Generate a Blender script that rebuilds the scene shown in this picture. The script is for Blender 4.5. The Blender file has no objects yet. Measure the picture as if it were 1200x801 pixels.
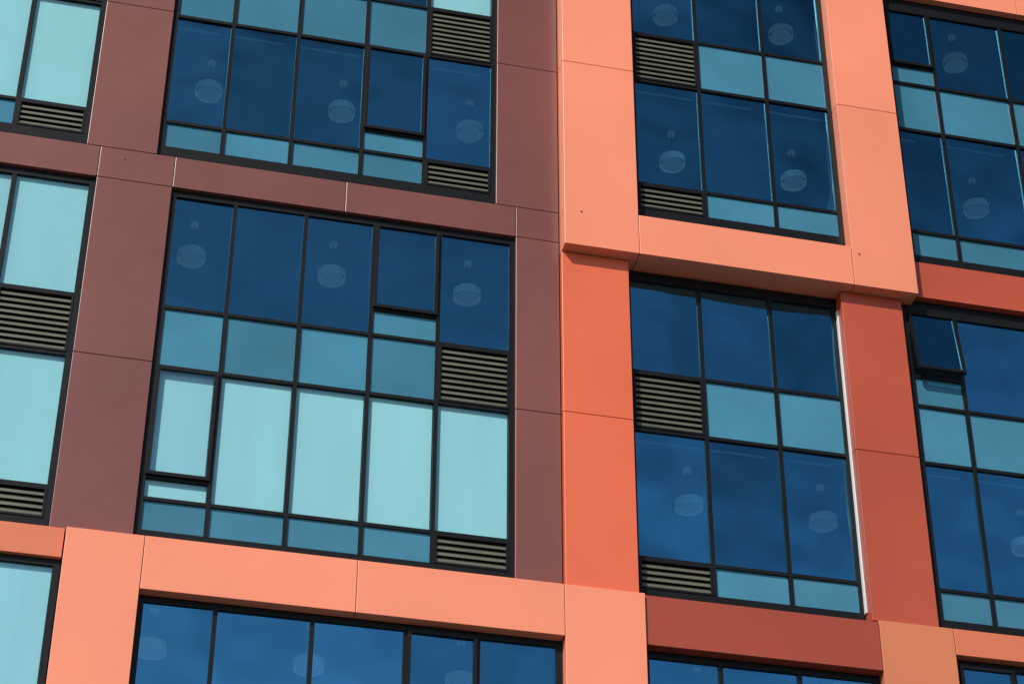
import bpy, math, random
from mathutils import Matrix, Vector
random.seed(4)
scene=bpy.context.scene
# ---------------- materials ----------------
def s2l(c):
    return tuple(((v/255)/12.92 if v/255<=0.04045 else ((v/255+0.055)/1.055)**2.4) for v in c)
def newmat(name):
    m=bpy.data.materials.new(name); m.use_nodes=True
    nt=m.node_tree; nt.nodes.clear()
    o=nt.nodes.new('ShaderNodeOutputMaterial'); return m,nt,o
def coords(nt,scale=(1,1,1)):
    tc=nt.nodes.new('ShaderNodeTexCoord'); mp=nt.nodes.new('ShaderNodeMapping')
    mp.inputs['Scale'].default_value=scale
    nt.links.new(tc.outputs['Object'],mp.inputs['Vector']); return mp.outputs['Vector']
def noise(nt,vec,scale,detail=3):
    n=nt.nodes.new('ShaderNodeTexNoise'); n.inputs['Scale'].default_value=scale; n.inputs['Detail'].default_value=detail
    nt.links.new(vec,n.inputs['Vector']); return n.outputs['Fac']
def ramp(nt,fac,c0,c1,p0=0.3,p1=0.7):
    r=nt.nodes.new('ShaderNodeValToRGB'); r.color_ramp.elements[0].position=p0; r.color_ramp.elements[1].position=p1
    r.color_ramp.elements[0].color=(*c0,1); r.color_ramp.elements[1].color=(*c1,1)
    nt.links.new(fac,r.inputs['Fac']); return r.outputs['Color']
def surf(name,col,rough=0.5,var=0.05,nscale=0.6,bump=0.0,bscale=3,metal=0.0,spec=0.5,stretch=(1,1,1),coat=0,island=0.6,emit=0):
    m,nt,o=newmat(name); b=nt.nodes.new('ShaderNodeBsdfPrincipled')
    v=coords(nt,stretch)
    f=noise(nt,v,nscale)
    c=ramp(nt,f,tuple(x*(1-var) for x in col),tuple(min(1,x*(1+var)) for x in col))
    g=nt.nodes.new('ShaderNodeNewGeometry'); mr=nt.nodes.new('ShaderNodeMapRange')
    mr.inputs['To Min'].default_value=1-var*island; mr.inputs['To Max'].default_value=1+var*island
    nt.links.new(g.outputs['Random Per Island'],mr.inputs['Value'])
    mu=nt.nodes.new('ShaderNodeVectorMath'); mu.operation='SCALE'
    nt.links.new(c,mu.inputs[0]); nt.links.new(mr.outputs['Result'],mu.inputs['Scale'])
    nt.links.new(mu.outputs[0],b.inputs['Base Color'])
    rr=nt.nodes.new('ShaderNodeMapRange'); rr.inputs['To Min'].default_value=max(0.02,rough*0.85); rr.inputs['To Max'].default_value=min(1,rough*1.15)
    nt.links.new(noise(nt,v,2.3,5),rr.inputs['Value']); nt.links.new(rr.outputs[0],b.inputs['Roughness'])
    b.inputs['Metallic'].default_value=metal
    b.inputs['Specular IOR Level'].default_value=spec; b.inputs['Coat Weight'].default_value=coat
    if emit:
        b.inputs['Emission Color'].default_value=(1,.93,.82,1); b.inputs['Emission Strength'].default_value=emit
    if bump:
        bp=nt.nodes.new('ShaderNodeBump'); bp.inputs['Strength'].default_value=bump; bp.inputs['Distance'].default_value=0.02
        nt.links.new(noise(nt,v,bscale,2),bp.inputs['Height']); nt.links.new(bp.outputs['Normal'],b.inputs['Normal'])
    nt.links.new(b.outputs[0],o.inputs[0]); return m
def glass(name,tint,refl,fac,spread=0.16):
    m,nt,o=newmat(name)
    t=nt.nodes.new('ShaderNodeBsdfTransparent'); t.inputs[0].default_value=(*tint,1)
    g=nt.nodes.new('ShaderNodeBsdfGlossy'); g.inputs[0].default_value=(*refl,1); g.inputs['Roughness'].default_value=0.03
    v=coords(nt); bp=nt.nodes.new('ShaderNodeBump'); bp.inputs['Strength'].default_value=0.5; bp.inputs['Distance'].default_value=0.07
    nt.links.new(noise(nt,v,0.8,1),bp.inputs['Height']); nt.links.new(bp.outputs['Normal'],g.inputs['Normal'])
    geo=nt.nodes.new('ShaderNodeNewGeometry'); mr=nt.nodes.new('ShaderNodeMapRange')
    mr.inputs['To Min'].default_value=fac*(1-spread); mr.inputs['To Max'].default_value=fac*(1+spread)
    nt.links.new(geo.outputs['Random Per Island'],mr.inputs['Value'])
    mx=nt.nodes.new('ShaderNodeMixShader'); nt.links.new(mr.outputs[0],mx.inputs[0])
    nt.links.new(t.outputs[0],mx.inputs[1]); nt.links.new(g.outputs[0],mx.inputs[2]); nt.links.new(mx.outputs[0],o.inputs[0])
    return m
K=0.82
def paint(name,rgb,var=0.035): 
    c=tuple(min(0.85,x*K) for x in s2l(rgb)); return surf(name,c,0.34,var,0.35,0.18,0.8,spec=0.5)
MATS={
 'brown':paint('brown_metal_panel',(121,71,64),0.11),
 'salmon':paint('salmon_metal_panel',(237,141,108),0.055),
 'orange':paint('orange_metal_panel',(220,104,68),0.055),
 'red':paint('red_metal_panel',(177,78,52),0.08),
 'darkred':paint('dark_red_metal_panel',(155,67,46),0.08),
 'copper':paint('copper_metal_panel',(202,119,81)),
 'clay':paint('clay_metal_panel',(210,116,82)),
 'frame':surf('black_aluminium_frame',(0.0055,0.006,0.0065),0.42,0.1,spec=0.18),
 'cavity':surf('dark_cavity',(0.016,0.016,0.013),0.9,0.1),
 'louvre':surf('olive_louvre_blade',(0.09,0.089,0.056),0.45,0.15,2.0),
 'vision':glass('blue_vision_glass',(0.27,0.56,0.72),(0.17,0.66,1.0),0.36,0.2),
 'clearg':glass('light_glass',(0.60,0.87,0.91),(0.4,0.8,1.0),0.12,0.35),
 'spandrel':surf('spandrel_glass',(0.042,0.16,0.235),0.08,0.10,0.8,spec=0.45,coat=0.0,island=1.8),
 'blind':surf('white_roller_blind',(0.66,0.66,0.64),0.9,0.05,0.7,stretch=(3,1,.4),island=1.0),
 'ceiling':surf('ceiling_plaster',(0.20,0.23,0.26),0.9,0.05),
 'interior':surf('interior_wall_paint',(0.14,0.16,0.18),0.9,0.1),
 'lamp':surf('lamp_shade_fabric',(0.75,0.75,0.72),0.8,0.3,emit=0.06,island=1.0),
 'cassette_and_highlight':surf('pale_aluminium_and_jamb_highlight',(0.62,0.64,0.64),0.35,0.03),  # blind cassettes, plus the pale colour of the painted jamb highlight
 'render':surf('grey_wall_render',(0.3,0.29,0.28),0.85,0.08,bump=0.2,bscale=8),
 'fixing':surf('panel_fixing',(0.06,0.04,0.035),0.5,0.1),
}
# ---------------- mesh accumulator ----------------
ACC={}
def acc(k): return ACC.setdefault(k,([],[],[]))
def hexa(part,mat,pts):
    V,F,M=acc(part); n=len(V); V.extend(pts)
    for f in ((0,3,2,1),(4,5,6,7),(0,1,5,4),(1,2,6,5),(2,3,7,6),(3,0,4,7)):
        F.append(tuple(n+i for i in f)); M.append(mat)
def box(part,mat,x0,x1,y0,y1,z0,z1):
    hexa(part,mat,[(x0,y0,z0),(x1,y0,z0),(x1,y1,z0),(x0,y1,z0),(x0,y0,z1),(x1,y0,z1),(x1,y1,z1),(x0,y1,z1)])
def quad(part,mat,pts):
    V,F,M=acc(part); n=len(V); V.extend(pts); F.append((n,n+1,n+2,n+3)); M.append(mat)
def cyl(part,mat,cx,cy,z0,z1,r,seg=28,ax='z',cap=True):
    V,F,M=acc(part); n=len(V)
    for z in (z0,z1):
        for i in range(seg):
            a=2*math.pi*i/seg
            V.append((cx+r*math.cos(a),cy+r*math.sin(a),z) if ax=='z' else (cx+r*math.cos(a),z,cy+r*math.sin(a)))
    for i in range(seg):
        j=(i+1)%seg; F.append((n+i,n+j,n+seg+j,n+seg+i)); M.append(mat)
    if cap:
        F.append(tuple(n+seg-1-i for i in range(seg))); M.append(mat)
        F.append(tuple(n+seg+i for i in range(seg))); M.append(mat)
G=0.005
def P(x0,x1,z0,z1,yf,mat,yb=0.3,part='cladding_panels'):
    box(part,mat,x0+G,x1-G,yf,yb,z0+G,z1-G)
def pane(mat,x0,x1,z0,z1,y):
    t=[random.uniform(-0.004,0.004) for _ in range(3)]
    quad('glazing',mat,[(x0,y+t[0],z0),(x1,y+t[1],z0),(x1,y+t[1]+t[2]-t[0],z1),(x0,y+t[2],z1)])
def louvre(x0,x1,z0,z1,y):
    box('louvre_vents','cavity',x0,x1,y+0.13,y+0.15,z0,z1)
    w=0.03
    for a,b,c,d in ((x0,x1,z0,z0+w),(x0,x1,z1-w,z1),(x0,x0+w,z0+w,z1-w),(x1-w,x1,z0+w,z1-w)):
        box('window_frames','frame',a,b,y-0.045,y+0.06,c,d)
    n=max(3,round((z1-z0-2*w)/0.10)); p=(z1-z0-2*w)/n
    for i in range(n):
        za=z0+w+i*p+0.012
        l=p*0.42
        box('louvre_vents','louvre',x0+w,x1-w,y-0.02,y-0.012,za,za+l)
        hexa('louvre_vents','louvre',[(x0+w,y-0.0115,za+l*.6),(x1-w,y-0.0115,za+l*.6),(x1-w,y+0.05,za+p*1.0),(x0+w,y+0.05,za+p*1.0),
             (x0+w,y-0.0115,za+l*.6+.008),(x1-w,y-0.0115,za+l*.6+.008),(x1-w,y+0.05,za+p*1.0+.008),(x0+w,y+0.05,za+p*1.0+.008)])
MW=0.029
def blind(x0,x1,z0,z1,y):
    box('roller_blinds','blind',x0+.008,x1-.008,y+0.035,y+0.039,z0+random.choice([0,0,0.012]),z1)
def operable(x0,x1,z0,z1,y,kind,open_=0.0):
    w=0.05
    V0={k:len(v[0]) for k,v in ACC.items()}
    for a,b,c,d in ((x0,x1,z0,z0+w),(x0,x1,z1-w,z1),(x0,x0+w,z0+w,z1-w),(x1-w,x1,z0+w,z1-w)):
        box('window_frames','frame',a,b,y-0.065,y-0.005,c,d)
    pane('clearg' if kind=='b' else 'vision',x0+w,x1-w,z0+w,z1-w,y-0.035)
    if open_:
        for k in ('window_frames','glazing'):
            V=ACC[k][0]
            for i in range(V0.get(k,0),len(V)):
                x,yy,z=V[i]; dz=z-z1; dy=yy-(y-0.035); c,s=math.cos(open_),math.sin(open_)
                V[i]=(x,(y-0.035)+dy*c+dz*s,z1+dz*c-dy*s)
    if kind=='b': blind(x0+w,x1-w,z0,z1,y)
def window(ox0,ox1,oz0,oz1,cols,rows,y,cells,default='v'):
    yf,yb=y-0.035,y+0.09
    box('window_frames','frame',ox0+.002,cols[0]+MW,yf,yb,oz0,oz1)
    box('window_frames','frame',cols[-1]-MW,ox1-.002,yf,yb,oz0,oz1)
    X0,X1=cols[0]+MW,cols[-1]-MW
    box('window_frames','frame',X0,X1,yf+.002,yb,oz0,rows[0]+MW)
    box('window_frames','frame',X0,X1,yf+.002,yb,rows[-1]-MW,oz1)
    for c in cols[1:-1]: box('window_frames','frame',c-MW,c+MW,yf+.001,yb,rows[0]+MW,rows[-1]-MW)
    for i in range(len(cols)-1):
        a,b=cols[i]+MW,cols[i+1]-MW
        for r in rows[1:-1]: box('window_frames','frame',a,b,yf+.004,yb,r-MW*0.9,r+MW*0.9)
        for j in range(len(rows)-1):
            c=rows[j]+MW*(1 if j==0 else .9); d=rows[j+1]-MW*(1 if j==len(rows)-2 else .9)
            k=cells.get((i,j), 's' if j in (0,2) else default)
            if k=='v': pane('vision',a,b,c,d,y)
            elif k=='b': pane('clearg',a,b,c,d,y); blind(a,b,c,d,y)
            elif k=='s': pane('spandrel',a,b,c,d,y)
            elif k=='l': louvre(a,b,c,d,y)
            else:
                _,kind,zs,op=k
                box('window_frames','frame',a,b,yf+.004,yb,zs-MW*.9,zs+MW*.9)
                operable(a-.01,b+.01,zs+MW*.5,d+.01,y-0.01,kind,op)
                if kind=='b': pane('clearg',a,b,c,zs-MW*.9,y); blind(a,b,c,zs-MW*.9,y)
                else: pane('spandrel',a,b,c,zs-MW*.9,y)
    for i in range(len(cols)-1):
        if cells.get((i,1),default)=='v' :
            x1=cols[i+1]-0.04-random.choice([0,0,0.15,0.4])
            box('blind_cassettes','cassette_and_highlight',cols[i]+0.04,x1,y+0.12,y+0.15,rows[2]-0.125,rows[2]-0.10)
H=6.43
R0=[16.27,16.78,18.88,19.88,21.55]
def rows(k,d=0,top=None):
    r=[z+H*k+d for z in R0]
    if top: r[-1]=top
    return r
BX=16.105
P(-.115,.97,BX,18.89,0,'brown'); P(-.115,.97,18.89,21.94,0,'brown'); P(-.115,.97,21.94,22.5,0,'brown')
P(-3.2,-.115,21.94,22.5,0,'brown'); P(-6.2,-3.2,21.94,22.5,0,'brown')
P(.97,3.5,21.94,22.5,0,'brown'); P(3.5,6.08,21.94,22.5,0,'brown'); P(6.08,6.745,21.94,22.5,0,'brown')
P(6.08,6.745,BX,18.89,0,'brown'); P(6.08,6.745,18.89,21.94,0,'brown')
P(-6.2,-5.4,BX,18.89,0,'brown'); P(-6.2,-5.4,18.89,21.94,0,'brown')
for a,b in ((22.5,25.31),(25.31,28.37),(28.37,28.93)):
    P(-.32,.70,a,b,0,'brown'); P(5.77,6.745,a,b,0,'brown'); P(-6.2,-5.6,a,b,0,'brown')
P(-5.6,-.32,28.37,28.93,0,'brown'); P(.70,5.77,28.37,28.93,0,'brown')
for a,b in ((21.72,25.31),(25.31,28.93)):
    P(6.755,7.91,a,b,-.3,'salmon'); P(11.30,12.33,a,b,-.3,'salmon')
P(7.91,11.30,21.72,22.45,-.3,'salmon'); P(7.91,11.30,28.2,28.93,-.3,'salmon')
P(12.34,14.9,21.82,22.5,-.1,'red'); P(14.9,17.2,21.82,22.5,-.1,'red')
P(12.34,14.9,28.2,28.93,-.1,'salmon'); P(14.9,17.2,28.2,28.93,-.1,'salmon')
P(17.2,18.3,21.82,28.93,-.1,'red')
for a,b in ((BX,18.89),(18.89,21.71)):
    P(6.755,7.79,a,b,-.1,'orange'); P(11.13,12.12,a,b,-.1,'red'); P(17.2,18.3,a,b,-.1,'orange')
box('jamb_highlight_strip','cassette_and_highlight',11.112,11.130,.045,.11,16.3,21.45)  # pale strip added to imitate the sunlit reflection along the right jamb
def lowrow(z,c1,c2,c3,c4):
    for a,b in ((z-H+.01,z-3.2),(z-3.2,z-.0)):
        P(.11,1.12,a,b,-.2,c1); P(6.72,7.84,a,b,-.2,c1); P(11.20,12.30,a,b+.03,-.15,c3); P(17.2,18.3,a,b,-.15,c3); P(-6.2,-5.4,a,b,-.1,c4)
    P(1.12,3.91,z-.78,z,-.2,c1); P(3.91,6.72,z-.78,z,-.2,c1)
    P(7.85,11.20,z-.75,z,-.15,c2)
    P(12.30,14.8,z-.38,z+.03,-.15,c4); P(14.8,17.2,z-.38,z+.03,-.15,c4)
    P(-2.7,.10,z-.41,z+.03,-.1,c4); P(-5.4,-2.7,z-.41,z+.03,-.1,c4)
lowrow(16.07,'salmon','darkred','copper','clay')
lowrow(16.07-H,'red','orange','brown','salmon')
window(-5.4,-.115,16.08,21.94,[-5.32,-4.35,-3.3,-2.3,-1.26,-.17],rows(0,0,21.86),.1,{(4,0):'l',(4,2):'l'},'b')
window(.97,6.08,16.08,21.94,[1.02,1.91,2.95,3.97,4.95,6.03],rows(0,0,21.86),.1,
   {(4,0):'l',(4,2):'l',(0,1):('o','b',17.12,0),(1,1):'b',(2,1):'b',(3,1):'b',(4,1):'b',(3,3):('o','v',20.33,0)})
window(7.79,11.13,16.08,21.70,[7.84,8.94,10.06,11.09],rows(0,.02),.15,{(0,0):'l',(0,2):'l'})
window(12.12,17.2,16.12,21.82,[12.22,13.03,14.35,15.7,17.1],rows(0,.01,21.6),.05,{(0,3):('o','v',20.42,math.radians(8))})
window(-5.6,-.32,22.5,28.37,[-5.5,-4.4,-3.4,-2.4,-1.39,-.37],rows(1,0,28.29),.1,{(4,0):'l',(4,2):'l'},'b')
window(.70,5.77,22.5,28.37,[.75,1.63,2.64,3.70,4.67,5.72],rows(1,0,28.29),.1,{(4,0):'l',(4,2):'l',(3,1):('o','v',23.62,0),(4,3):'b'})
window(7.91,11.30,22.45,28.2,[7.97,9.06,10.20,11.25],rows(1,.05),-.05,{(0,0):'l',(0,2):'l'})
window(12.33,17.2,22.5,28.2,[12.47,13.26,14.57,15.8,17.1],rows(1,0,27.95),.05,{(0,3):('o','v',26.7,0)})
for k in (-1,-2):
    z=H*(k+1); zb=9.65+z
    window(-5.4,.10,zb+(.04),15.66+z,[-5.32,-4.3,-3.2,-2.1,-1.0,.04],rows(k,0,15.6+z),.0,{(4,0):'l'},'b')
    window(1.12,6.72,zb,15.29+z,[1.17,2.12,3.38,4.61,5.58,6.66],rows(k,0,15.23+z),.0,{(3,3):('o','v',14.1+z,0),(0,0):'l'})
    window(7.84,11.20,zb,15.32+z,[7.9,8.93,10.05,11.14],rows(k,0,15.25+z),.05,{(0,0):'l'})
    window(12.30,17.2,zb+.04,15.69+z,[12.36,13.2,14.5,15.8,17.1],rows(k,0,15.62+z),.02,{(0,3):('o','v',14.3+z,0)})
for a,b in ((-6.2,-5.2),(.0,1.2),(6.6,7.9),(11.2,12.3),(17.2,18.3)):
    P(a,b,.02,3.19,-.05,'darkred')
for a,b in ((-5.2,0),(1.2,6.6),(7.9,11.2),(12.3,17.2)):
    n=max(2,round((b-a)/1.5)); cs=[a+.06+(b-a-.12)*i/n for i in range(n+1)]
    window(a,b,.05,3.2,cs,[.35,2.5,3.1],.1,{(i,0):'v' for i in range(n)}|{(i,1):'s' for i in range(n)})
for x,z,y in ((.25,22.33,0),(7.02,22.35,-.3),(11.42,22.32,-.3)):
    cyl('panel_fixings','fixing',x,z,y-.006,y+.01,.016,12,'y')
for n in range(-5,5):
    zc=18.92+n*3.215
    if zc>30 or zc<2.6: continue
    box('floor_slabs','ceiling',-6.1,18.2,.40,6,zc,zc+.42)
for a,b in ((-6.15,-5.5),(.2,.65),(6.2,7.6),(11.5,12.0),(17.4,18.2)):
    box('partition_walls','interior',a,b,.31,6,.05,28.9)
box('rear_rooms_wall','interior',-6.1,18.2,6.0,6.2,.0,28.9)
box('side_walls','render',-6.5,-6.21,.0,16,0,29.4); box('side_walls','render',18.31,18.6,.0,16,0,29.4)
box('rear_wall','render',-6.2,18.3,15.7,16,0,29.4)
box('roof_slab','render',-6.2,18.3,.31,15.69,28.94,29.2)
box('parapet_wall','brown',-6.2,18.3,.0,.3,28.94,29.6)
for n in range(-4,4):
    z=18.3+n*3.215
    if z>28.3: continue
    for x in (-4.9,-2.8,-.7,1.4,3.5,5.57,8.93,11.0,14.2,16.3) :
        if n<0 and x==14.2: x=14.0
        if n==1 and x in (8.93,11.0,14.2): continue
        yy=1.05 
        cyl('pendant_lamps','lamp',x,yy,z-.06,z+.07,.21,32,cap=False)
        cyl('pendant_lamps','lamp',x,yy,z-.045,z-.035,.17,32)
        cyl('pendant_lamps','frame',x,yy,z-.034,z+.58,.012,8)
        cyl('pendant_lamps','lamp',x,yy,z+.56,z+.615,.06,16)
root=bpy.data.objects.new('office_building',None); scene.collection.objects.link(root)
for part,(V,F,M) in ACC.items():
    me=bpy.data.meshes.new(part); me.from_pydata(V,[],F)
    names=[]
    for m in M:
        if m not in names: names.append(m)
    for m in names: me.materials.append(MATS[m])
    me.polygons.foreach_set('material_index',[names.index(m) for m in M]); me.update()
    ob=bpy.data.objects.new(part,me); scene.collection.objects.link(ob); ob.parent=root
    if part in('cladding_panels',):
        b=ob.modifiers.new('bevel','BEVEL'); b.width=0.005; b.segments=2; b.limit_method='ANGLE'
# ---------------- ground ----------------
def sheet(name,mat,x0,x1,y0,y1,z0,z1):
    me=bpy.data.meshes.new(name)
    v=[(x0,y0,z0),(x1,y0,z0),(x1,y1,z0),(x0,y1,z0),(x0,y0,z1),(x1,y0,z1),(x1,y1,z1),(x0,y1,z1)]
    me.from_pydata(v,[],[(0,3,2,1),(4,5,6,7),(0,1,5,4),(1,2,6,5),(2,3,7,6),(3,0,4,7)]); me.materials.append(mat)
    ob=bpy.data.objects.new(name,me); scene.collection.objects.link(ob); return ob
sheet('ground',surf('ground_soil',(0.10,0.095,0.075),0.95,0.2,0.2),-1500,1500,-1500,1500,-.5,-.13)
sheet('road',surf('asphalt',(0.05,0.05,0.052),0.9,0.15,2.0,0.3,30),-400,400,-16,-6,-.128,-.12)
sheet('pavement',surf('concrete_paving',(0.2,0.195,0.185),0.85,0.1,1.0,0.2,10),-400,400,-6,-.35,-.127,0.0)
sheet('pavement',surf('concrete_paving_far',(0.2,0.195,0.185),0.85,0.1,1.0,0.2,10),-400,400,-32,-16,-.127,0.0)
lm=bpy.data.meshes.new('road_marking'); vv=[];ff=[]
for i in range(-60,60):
    n=len(vv); x=i*6; vv+=[(x,-11.06,-.114),(x+3,-11.06,-.114),(x+3,-10.94,-.114),(x,-10.94,-.114)]; ff.append((n,n+1,n+2,n+3))
lm.from_pydata(vv,[],ff); lm.materials.append(surf('white_road_paint',(0.75,0.75,0.72),0.7,0.1))
scene.collection.objects.link(bpy.data.objects.new('road_marking',lm))
# ---------------- light ----------------
EL,AZ=40,40
w=bpy.data.worlds.new('World'); scene.world=w; w.use_nodes=True; nt=w.node_tree
sk=nt.nodes.new('ShaderNodeTexSky'); sk.sky_type='NISHITA'; sk.sun_disc=False
sk.sun_elevation=math.radians(EL); sk.sun_rotation=math.radians(180+AZ); sk.air_density=1.0; sk.dust_density=1.2; sk.ozone_density=2.0
tc=nt.nodes.new('ShaderNodeTexCoord'); sp=nt.nodes.new('ShaderNodeSeparateXYZ'); nt.links.new(tc.outputs['Generated'],sp.inputs[0])
mz=nt.nodes.new('ShaderNodeMapRange'); mz.interpolation_type='SMOOTHSTEP'
mz.inputs['From Min'].default_value=.36; mz.inputs['From Max'].default_value=.76; mz.inputs['To Min'].default_value=1.6; mz.inputs['To Max'].default_value=.5
nt.links.new(sp.outputs['Z'],mz.inputs['Value'])
nz=nt.nodes.new('ShaderNodeTexNoise'); nz.inputs['Scale'].default_value=5.0; nz.inputs['Detail'].default_value=3
nt.links.new(tc.outputs['Generated'],nz.inputs['Vector'])
mn=nt.nodes.new('ShaderNodeMapRange'); mn.inputs['From Min'].default_value=.3; mn.inputs['From Max'].default_value=.7; mn.inputs['To Min'].default_value=.75; mn.inputs['To Max'].default_value=1.28
nt.links.new(nz.outputs['Fac'],mn.inputs['Value'])
mm=nt.nodes.new('ShaderNodeMath'); mm.operation='MULTIPLY'; nt.links.new(mz.outputs[0],mm.inputs[0]); nt.links.new(mn.outputs[0],mm.inputs[1])
vm=nt.nodes.new('ShaderNodeVectorMath'); vm.operation='SCALE'; nt.links.new(sk.outputs[0],vm.inputs[0]); nt.links.new(mm.outputs[0],vm.inputs['Scale'])
bg=nt.nodes['Background']; bg.inputs['Strength'].default_value=0.09; nt.links.new(vm.outputs[0],bg.inputs[0])
sd=bpy.data.lights.new('sun','SUN'); sd.energy=5.0; sd.angle=math.radians(.5); sd.color=(1,.96,.9)
so=bpy.data.objects.new('sun',sd); scene.collection.objects.link(so)
d=Vector((-math.sin(math.radians(AZ))*math.cos(math.radians(EL)),-math.cos(math.radians(AZ))*math.cos(math.radians(EL)),math.sin(math.radians(EL))))
so.rotation_euler=d.to_track_quat('Z','Y').to_euler()
# ---------------- camera ----------------
p,yw,rl=math.radians(34.616),math.radians(13.053),math.radians(.199)
F=Vector((math.sin(yw)*math.cos(p),math.cos(yw)*math.cos(p),math.sin(p)))
r0=Vector((math.cos(yw),-math.sin(yw),0)); u0=r0.cross(F)
R=r0*math.cos(rl)+u0*math.sin(rl); U=u0*math.cos(rl)-r0*math.sin(rl)
cd=bpy.data.cameras.new('camera'); cd.sensor_width=36; cd.lens=2635.9/1200*36; cd.clip_end=5000
co=bpy.data.objects.new('camera',cd); scene.collection.objects.link(co); scene.camera=co
co.matrix_world=Matrix((( R.x,U.x,-F.x,0),(R.y,U.y,-F.y,-26),(R.z,U.z,-F.z,1.6),(0,0,0,1)))
scene.view_settings.view_transform='Standard'; scene.view_settings.look='None'; scene.view_settings.exposure=0
